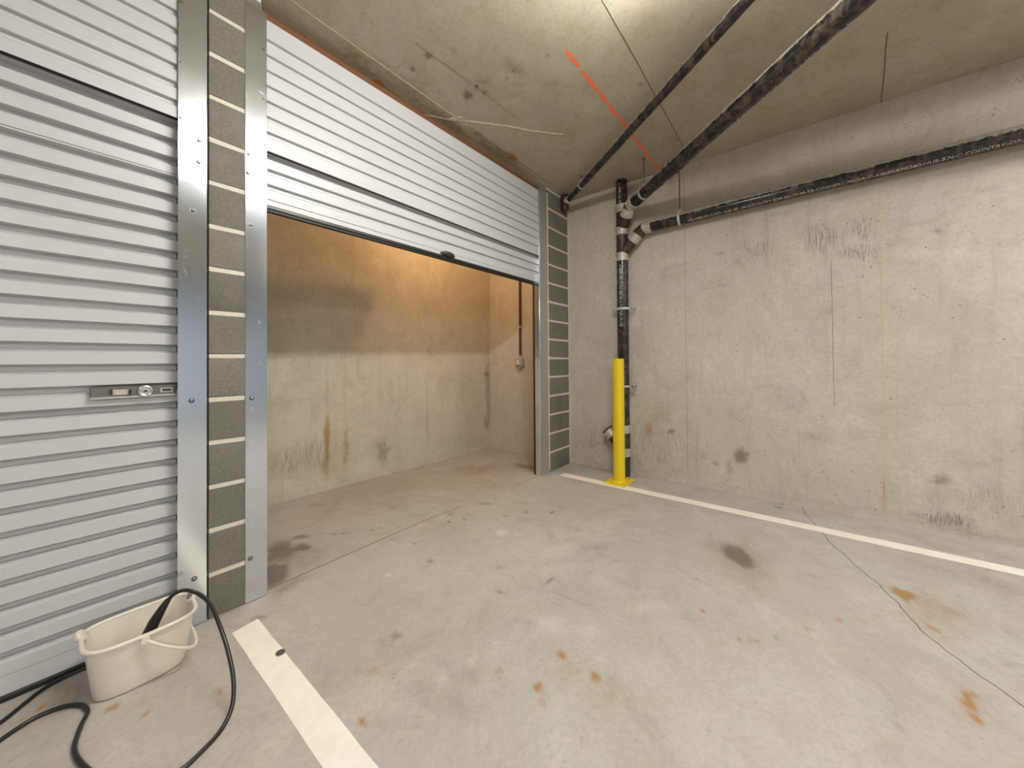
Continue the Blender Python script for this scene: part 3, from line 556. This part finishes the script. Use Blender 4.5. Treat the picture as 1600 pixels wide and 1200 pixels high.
bs = MB().box((0.684, 2.18, 2.2885), (3.178, 2.206, 2.298), 0.002).build('gap_shade_strip', M['dark_metal']); child(bs, d2)  # dark strip standing for the shaded gap above the curtain
# unseen box added behind the raised curtain to cast the wedge of shadow
op = MB().box((1.7, 2.95, 2.305), (2.333, 3.12, 2.42), 0.02).build('shadow_box', M['housing']); child(op, d2)
for x in (1.75, 2.28): MB().tube([(x, 3.03, 2.415), (x, 3.03, CEIL)], 0.005, 8).build('drop_rod', M['galv'], op)

# ---------------------------------------------------------------- metal covers over the door guides
def cover(x0, x1, z1, material, label, bolts):
    o = tag(MB().box((x0, FRONT - 0.003, 0.004), (x1, FRONT - 0.0002, z1), 0.0008).build('guide_cover', M[material]), label, 'metal strip', 'metal covers over the door guides')
    screws(o, bolts[0]); screws(o, bolts[1], 0.0045, name='screw')
    return o
cover(0.344, 0.446, 3.0, 'alu', 'aluminium cover strip down the right edge of the closed roller door', ([(0.417, 2.208), (0.415, 2.107), (0.395, 1.879), (0.391, 1.017), (0.401, 0.215)], [(0.355, 2.53), (0.351, 2.28), (0.354, 2.8)]))
cover(0.595, 0.689, 3.0, 'alu', 'aluminium cover strip on the left side of the open storage doorway', ([(0.609, 2.23), (0.606, 2.132), (0.619, 1.876), (0.622, 1.01), (0.616, 0.217)], [(0.673, 2.546), (0.678, 2.307), (0.675, 2.8)]))
cover(3.178, 3.322, 2.99, 'galv', 'dull grey metal strip between the open doorway and the corner block pillar', ([], []))

# ---------------------------------------------------------------- drain pipes
SX, SY = 3.70, 1.49
R4 = 0.057
def coupling(parent, c, axis, r=R4, w=0.085):
    """shielded band coupling with two screw clamps"""
    c, a = Vector(c), Vector(axis).normalized(); mb = MB()
    mb.tube([c - a * w / 2, c - a * w * 0.46, c - a * w * 0.44, c + a * w * 0.44, c + a * w * 0.46, c + a * w / 2], [r + 0.002, r + 0.006, r + 0.004, r + 0.004, r + 0.006, r + 0.002], 24)
    o = mb.build('coupling', M['band'], parent)
    s = Vector((-0.55, 0.83, 0)); s = (s - a * s.dot(a)).normalized()
    m2 = MB()
    for k in (-0.3, 0.3):
        m2.tube([c + a * w * (k - 0.09), c + a * w * (k + 0.09)], r + 0.0065, 24)
        q = c + a * w * k + s * (r + 0.009); t = a.cross(s)
        m2.tube([q - t * 0.013, q + t * 0.013], 0.006, 8)
    m2.build('clamp', M['band'], o)
    return o
def lettering(parent, text, start, direction, side, r, size, name='stencil_lettering'):
    """printed lettering wrapped round a pipe: along `direction`, centred on the outward vector `side`"""
    cu = bpy.data.curves.new(name, 'FONT'); cu.body = text; cu.size = size; cu.align_y = 'CENTER'; cu.resolution_u = 2
    t = bpy.data.objects.new(name, cu); COL.objects.link(t)
    me = bpy.data.meshes.new_from_object(t.evaluated_get(bpy.context.evaluated_depsgraph_get()))
    bpy.data.objects.remove(t); bpy.data.curves.remove(cu)
    d = Vector(direction).normalized(); s = Vector(side); s = (s - d * s.dot(d)).normalized(); up = s.cross(d)
    for v in me.vertices:
        a = v.co.y / r; v.co = Vector(start) + d * v.co.x + (s * math.cos(a) + up * math.sin(a)) * (r + 0.0006)
    return tag(link(name, me, M['ink'], parent))
stack = tag(MB().tube([(SX, SY, 0.0), (SX, SY, 0.24)], R4, 24).build('drain_stack', M['fitting']), 'upright black cast iron drain stack on the concrete wall behind the yellow bollard', 'pipe')
MB().tube([(SX, SY, 0.48), (SX, SY, 2.257)], R4, 28).build('pipe_length', M['iron'], stack)
MB().tube([(SX, SY, 2.762), (SX, SY, CEIL - 0.001)], R4, 28).build('pipe_length', M['iron'], stack)
MB().tube([(SX, SY, 0.24), (SX, SY, 0.48)], R4 + 0.001, 24).tube([(SX, SY, 0.27), (SX, SY + 0.17, 0.44)], R4, 24).build('cleanout_fitting', M['fitting'], stack)
MB().tube([(SX, SY, 2.257), (SX, SY, 2.527)], R4 + 0.001, 24).tube([(SX, SY, 2.297), (SX, SY - 0.134, 2.431)], R4, 24).build('wye_fitting', M['fitting'], stack)
HD = Vector((-0.648, -0.762, 0)).normalized()
w1 = Vector((SX, SY, 2.56)); wq = w1 + HD * 0.12 + Vector((0, 0, 0.12))
MB().tube([(SX, SY, 2.527), (SX, SY, 2.762)], R4 + 0.001, 24).tube([w1, wq], R4, 24).build('wye_fitting', M['fitting'], stack)
for z in (0.245, 0.482, 2.26, 2.527, 2.762): coupling(stack, (SX, SY, z), (0, 0, 1))
coupling(stack, (SX, SY + 0.148, 0.418), (0, 1, 1))
MB().tube([(SX, SY + 0.172, 0.442), (SX, SY + 0.186, 0.456), (SX, SY + 0.19, 0.46)], [R4 + 0.004, R4 + 0.004, R4 * 0.8], 24).build('cleanout_cap', M['black'], stack)
coupling(stack, (SX, SY - 0.134, 2.431), (0, -1, 1)); coupling(stack, wq, HD + Vector((0, 0, 1)))
for z in (1.722, 0.922):
    mb = MB()
    mb.tube([(SX + (R4 + 0.004) * math.cos(a), SY + (R4 + 0.004) * math.sin(a), z) for a in [2 * math.pi * i / 28 for i in range(28)]], 0.006, 6, closed=True)
    for v in mb.bm.verts: v.co.z = z + (v.co.z - z) * 2.0
    mb.box((SX - 0.012, SY + R4, z - 0.013), (SX - 0.004, SY + 0.118, z + 0.013), 0.001).box((SX - 0.012, SY - 0.118, z - 0.013), (SX - 0.004, SY - R4, z + 0.013), 0.001)
    cl = mb.build('riser_clamp', M['hanger'], stack)
    for s in (-1, 1):
        MB().tube([(SX - 0.03, SY + s * 0.098, z), (RIGHT - 0.002, SY + s * 0.098, z)], 0.0055, 8).tube([(SX - 0.022, SY + s * 0.098, z), (SX - 0.012, SY + s * 0.098, z)], 0.011, 6).build('bolt', M['bolt'], cl)
lettering(stack, 'A-888-09-M-06-BE-X-AM-VQ5-M-HE', (SX, SY, 2.18), (0, 0, -1), (-1, 0.0, 0), R4, 0.042)
lettering(stack, 'A-888-HE-301', (SX, SY, 3.02), (0, 0, -1), (-1, 0.0, 0), R4, 0.042)

hz = lambda y: 2.517 + (1.22 - y) * 0.0135
hp_ = [(SX, y, hz(y)) for y in (1.20, 0.5, -0.3, -1.2, -2.2, -3.2)]
wallpipe = tag(MB().tube(hp_, R4, 28).build('drain_pipe', M['iron']), 'black dusty drain pipe running level along the concrete wall', 'pipe')
MB().tube([(SX, SY - 0.134 - 0.02, 2.451), (SX, SY - 0.178, 2.474), (SX, SY - 0.2, 2.49), (SX, SY - 0.225, 2.505), (SX, SY - 0.255, 2.514), (SX, SY - 0.30, hz(1.19))], R4 + 0.001, 24).build('elbow_fitting', M['fitting'], wallpipe)
coupling(wallpipe, (SX, 1.232, 2.513), (0, -1, 0.06))
lettering(wallpipe, 'HE-A888-09-C-NO-HUB-301-96-COUNTRY-8D8-0A-V0-08-XB-CONNER-LIMADA-O-ANGELES-CH-', (SX, 0.85, hz(0.85)), (0, -1, 0.0135), (-0.52, 0, -0.86), R4, 0.034)

lettering(wallpipe, 'A-CH-30-NO-HUB-BIN-C-COUNTRY-OF-A74-C', (SX, -0.42, hz(-0.42)), (0, -1, 0.0135), (-0.52, 0, -0.86), R4, 0.034)

pA, pB = wq + HD * 0.075 + Vector((0, 0, 0.048)), Vector((2.404, -0.034, 2.792))
dd = (pB - pA).normalized()
diag = tag(MB().tube([pA, pA.lerp(pB, 0.33), pA.lerp(pB, 0.66), pB, pB + dd * 2.0], R4, 28).build('drain_pipe', M['iron']), 'thick black drain pipe crossing under the ceiling from the top of the stack', 'pipe')
MB().tube([wq + HD * 0.018 + Vector((0, 0, 0.018)), wq + HD * 0.035 + Vector((0, 0, 0.032)), wq + HD * 0.055 + Vector((0, 0, 0.042)), pA + dd * 0.01, pA + dd * 0.05], R4 + 0.001, 24).build('elbow_fitting', M['fitting'], diag)
coupling(diag, pA + dd * 0.035, dd)
for t in (0.60, 0.68, 0.735): 
    c = pA + dd * t; MB().tube([c - dd * 0.004, c + dd * 0.004], R4 + 0.004, 28).build('joint_ring', M['fitting'], diag)
lettering(diag, 'E-A888-NO-HUB-301', pA + dd * 0.28, dd, (0.30, -0.30, -0.90), R4, 0.040)
lettering(diag, 'HEC-8-09-600-DEBE-H-8A110-X 0 P-V-X-N-M-LIN-OA-00P10-30C-A', pA + dd * 0.82, dd, (0.30, -0.30, -0.90), R4, 0.040)

R2 = 0.031
sA, sB = Vector((3.60, 2.10, 2.962)), Vector((2.30, 0.41, 2.966)); sd = (sB - sA).normalized()
small = tag(MB().tube([sA, sA.lerp(sB, 0.5), sB, sB + sd * 2.2], R2, 22).build('drain_pipe', M['iron']), 'thin dark pipe running close under the ceiling from the corner pillar', 'pipe')
MB().tube([(3.615, 2.118, CEIL - 0.002), (3.615, 2.118, 2.93), (3.615, 2.118, 2.895), (3.615, 2.118, 2.878), (3.615, 2.118, 2.868)], [0.047, 0.047, 0.043, 0.03, 0.012], 20).build('corner_fitting', M['fitting'], small)
coupling(small, sA + sd * 0.075, sd, R2, 0.055)

# hangers that carry the pipes
def hanger(p, axis, r, top, label, tick=0.0):
    p = Vector(p); a = Vector(axis).normalized(); root = empty('pipe_hanger', p, label, 'pipe hanger', 'pipe hangers under the ceiling')
    up = (Vector((0, 0, 1)) - a * a.z).normalized(); sd_ = a.cross(up); mb = MB(); n = 28
    ring = [[(up * math.cos(t) + sd_ * math.sin(t)) * rr + a * w for rr, w in ((r + 0.001, -0.011), (r + 0.005, -0.011), (r + 0.005, 0.011), (r + 0.001, 0.011))] for t in [2 * math.pi * i / n for i in range(n + 1)]]
    mb.loft(ring, smooth=False); mb.build('ring', M['hanger'], root)
    MB().box((-0.012, -0.012, r + 0.004), (0.012, 0.012, r + 0.026), 0.002).build('nut', M['hanger'], root)
    MB().tube([(0, 0, r + 0.02), (0, 0, top - p.z)], 0.0048, 8).build('rod', M['rod'], root)
    MB().disc((0, 0, top - p.z), (0, 0, -1), 0.014, 0.006, 10).build('ceiling_plate', M['rod'], root)
hanger((SX, 0.927, hz(0.927)), (0, -1, 0), R4, CEIL, 'pale clevis ring and long rod carrying the level wall pipe')
hanger(pA + dd * 0.235, dd, R4, CEIL, 'pale clevis ring and short rod carrying the thick pipe near the stack')
hanger(sA + sd * 0.42, sd, R2, CEIL, 'small clip holding the thin ceiling pipe near the corner pillar')

# ---------------------------------------------------------------- conduit and box in the storage unit
cd = tag(MB().tube([(3.772, 2.89, 1.27), (3.772, 2.89, CEIL - 0.002)], 0.0155, 16).build('conduit', M['conduit']), 'thin brown conduit down the side wall of the storage unit', 'conduit')
MB().tube([(3.772, 2.89, 1.62), (3.772, 2.89, 1.645)], 0.0185, 16).build('pipe_clip', M['box'], cd)
jb = tag(MB().box((3.735, 2.833, 1.118), (RIGHT - 0.001, 2.947, 1.235), 0.014, 3).build('switch_box', M['box']), 'small grey switch box at the lower end of the brown conduit', 'switch box')
MB().box((3.722, 2.846, 1.132), (3.737, 2.934, 1.222), 0.008, 2).build('lid', M['box'], jb)
MB().box((3.716, 2.872, 1.15), (3.724, 2.908, 1.205), 0.004, 2).build('rocker', M['housing'], jb)
MB().tube([(3.772, 2.89, 1.233), (3.772, 2.89, 1.27)], 0.019, 16).build('gland', M['box'], jb)
MB().tube([(3.764, 2.89, 1.092), (3.764, 2.89, 1.12)], [0.024, 0.03], 16).build('plug', M['box'], jb)

# ---------------------------------------------------------------- yellow bollard
BX, BY = 3.472, 1.452
bo = tag(MB().tube([(BX, BY, 0.012), (BX, BY, 1.2)], 0.0555, 40).build('bollard', M['yellow']), 'yellow steel bollard on the white bay line in front of the drain stack', 'bollard')
MB().tube([(BX, BY, 1.199), (BX, BY, 1.203), (BX, BY, 1.206)], [0.0565, 0.0555, 0.046], 40).build('cap', M['yellow'], bo)
MB().box((BX - 0.128, BY - 0.103, 0.0), (BX + 0.128, BY + 0.103, 0.013), 0.002).build('base_plate', M['yellow'], bo)
MB().tube([(BX, BY, 0.012), (BX, BY, 0.021)], [0.062, 0.0555], 40).build('weld', M['yellow'], bo)
for sx in (-1, 1):
    for sy in (-1, 1):
        c = (BX + sx * 0.1, BY + sy * 0.076, 0.012); MB().disc(c, (0, 0, 1), 0.012, 0.003, 14).disc((c[0], c[1], 0.015), (0, 0, 1), 0.009, 0.008, 6).build('anchor_bolt', M['yellow'], bo)

# ---------------------------------------------------------------- mop bucket
def rrect(cx, cy, hx, hy, z, e=4.2, n=64, bulge=0.0):
    out = []
    for j in range(n):
        t = 2 * math.pi * j / n; c, s = math.cos(t), math.sin(t)
        x = math.copysign(abs(c) ** (2 / e), c) * hx; y = math.copysign(abs(s) ** (2 / e), s) * hy
        if y < 0: y -= bulge * (1 - (x / hx) ** 2)
        out.append((cx + x, cy + y, z))
    return out
bk = empty('mop_bucket', (0.215, 2.01, 0), 'ivory plastic mop bucket in front of the closed roller door', 'bucket')
before = set(COL.objects)
CX, CY = 0.215, 2.012
def ringat(z, off=0.0):
    t = z / 0.2
    return rrect(CX - 0.001 + 0.003 * t, CY - 0.003 * t, 0.124 + 0.026 * t + off, 0.079 + 0.028 * t + off, z, 4.2, 64, 0.012)
mb = MB(); mb.loft([ringat(0.006, -0.03), ringat(0.0, -0.012), ringat(0.004, -0.002), ringat(0.012), ringat(0.06), ringat(0.13), ringat(0.198),
                    ringat(0.198, -0.003), ringat(0.13, -0.003), ringat(0.06, -0.003), ringat(0.012, -0.004), ringat(0.008, -0.02)], cap0=True, cap1=True)
mb.build('body', M['bucket'], None, 50)
MB().tube(ringat(0.197, 0.002), 0.0068, 10, closed=True).build('rim', M['bucket'])
for s, cx, cy, cz in ((1, 0.366, 2.04, 0.206), (-1, 0.068, 2.06, 0.203)):
    ax = Vector((-s * 0.75, -0.3, 0.58)).normalized(); c0 = Vector((cx, cy, cz))
    lg = MB().tube([c0 - ax * 0.014, c0 - ax * 0.006, c0 + ax * 0.003, c0 + ax * 0.005], [0.017, 0.022, 0.0225, 0.019], 20).build('spout_lug', M['bucket'])
    if s > 0: MB().disc(c0 + ax * 0.0045, ax, 0.0135, 0.0018, 18).build('pad', M['grey'], lg)
hpts = [(0.213, 1.882, 0.184), (0.25, 1.866, 0.152), (0.29, 1.858, 0.122), (0.325, 1.862, 0.098), (0.350, 1.885, 0.082), (0.364, 1.93, 0.075), (0.369, 2.0, 0.074), (0.366, 2.06, 0.078), (0.352, 2.115, 0.106), (0.32, 2.138, 0.12), (0.27, 2.142, 0.15), (0.213, 2.136, 0.184)]
def smooth(pts, n=6):
    P = [Vector(p) for p in pts]; out = []
    for i in range(len(P) - 1):
        a, b, c, d = P[max(i - 1, 0)], P[i], P[i + 1], P[min(i + 2, len(P) - 1)]
        for k in range(n):
            t = k / n; out.append(0.5 * ((2 * b) + (c - a) * t + (2 * a - 5 * b + 4 * c - d) * t * t + (3 * b - a - 3 * c + d) * t ** 3))
    out.append(P[-1]); return out
hd = MB().tube(smooth(hpts), 0.0056, 10).build('handle', M['bucket'])
MB().disc((0.213, 1.892, 0.184), (0, -1, 0), 0.013, 0.016, 16).build('pivot', M['bucket'], hd)
MB().disc((0.213, 2.124, 0.184), (0, 1, 0), 0.013, 0.014, 16).build('pivot', M['bucket'], hd)
reparent(bk, before)

# ---------------------------------------------------------------- black hose with its grip standing in the bucket
HR = 0.0068
hose_pts = [(0.285, 1.972, 0.252), (0.302, 1.958, 0.276), (0.33, 1.921, 0.292), (0.36, 1.86, 0.284), (0.381, 1.79, 0.258), (0.392, 1.70, 0.2), (0.398, 1.64, 0.145), (0.397, 1.575, 0.085), (0.380, 1.52, 0.035), (0.345, 1.485, 0.009),
            (0.29, 1.45, HR), (0.22, 1.43, HR), (0.14, 1.49, HR), (0.075, 1.62, HR), (0.045, 1.75, HR), (0.060, 1.855, HR), (0.077, 1.915, HR), (0.064, 1.970, HR), (0.032, 2.006, HR), (0.0, 2.020, HR), (-0.033, 2.022, HR), (-0.075, 2.005, HR),
            (-0.2, 1.93, HR), (-0.38, 1.88, HR), (-0.52, 1.90, HR), (-0.54, 1.97, HR), (-0.44, 2.02, HR), (-0.28, 2.03, HR), (-0.16, 2.055, HR), (-0.105, 2.085, HR), (-0.06, 2.135, HR), (-0.02, 2.178, HR), (0.03, 2.197, HR), (0.09, 2.199, HR), (0.2, 2.196, HR), (0.31, 2.19, HR)]
ho = tag(MB().tube(smooth(hose_pts, 6), HR, 12).build('hose', M['hose']), 'black rubber hose arching out of the ivory bucket onto the floor', 'hose')
MB().tube([(0.19, 2.0, 0.02), (0.2, 1.998, 0.05), (0.222, 1.99, 0.12), (0.25, 1.982, 0.19), (0.272, 1.976, 0.232), (0.286, 1.971, 0.256), (0.289, 1.969, 0.261)], [0.014, 0.019, 0.0205, 0.0185, 0.0135, 0.0095, 0.007], 16).build('hand_grip', M['hose'], ho)

# ---------------------------------------------------------------- ceiling batten that lights the bay (above the frame)
lamp = tag(MB().box((0.60, 0.43, 2.97), (1.74, 0.57, CEIL - 0.001), 0.004).build('ceiling_lamp', M['housing']), 'white batten lamp on the ceiling above the parking bay', 'lamp')
MB().box((0.61, 0.44, 2.905), (1.73, 0.56, 2.969), 0.02, 3).build('diffuser', M['lamp'], lamp)
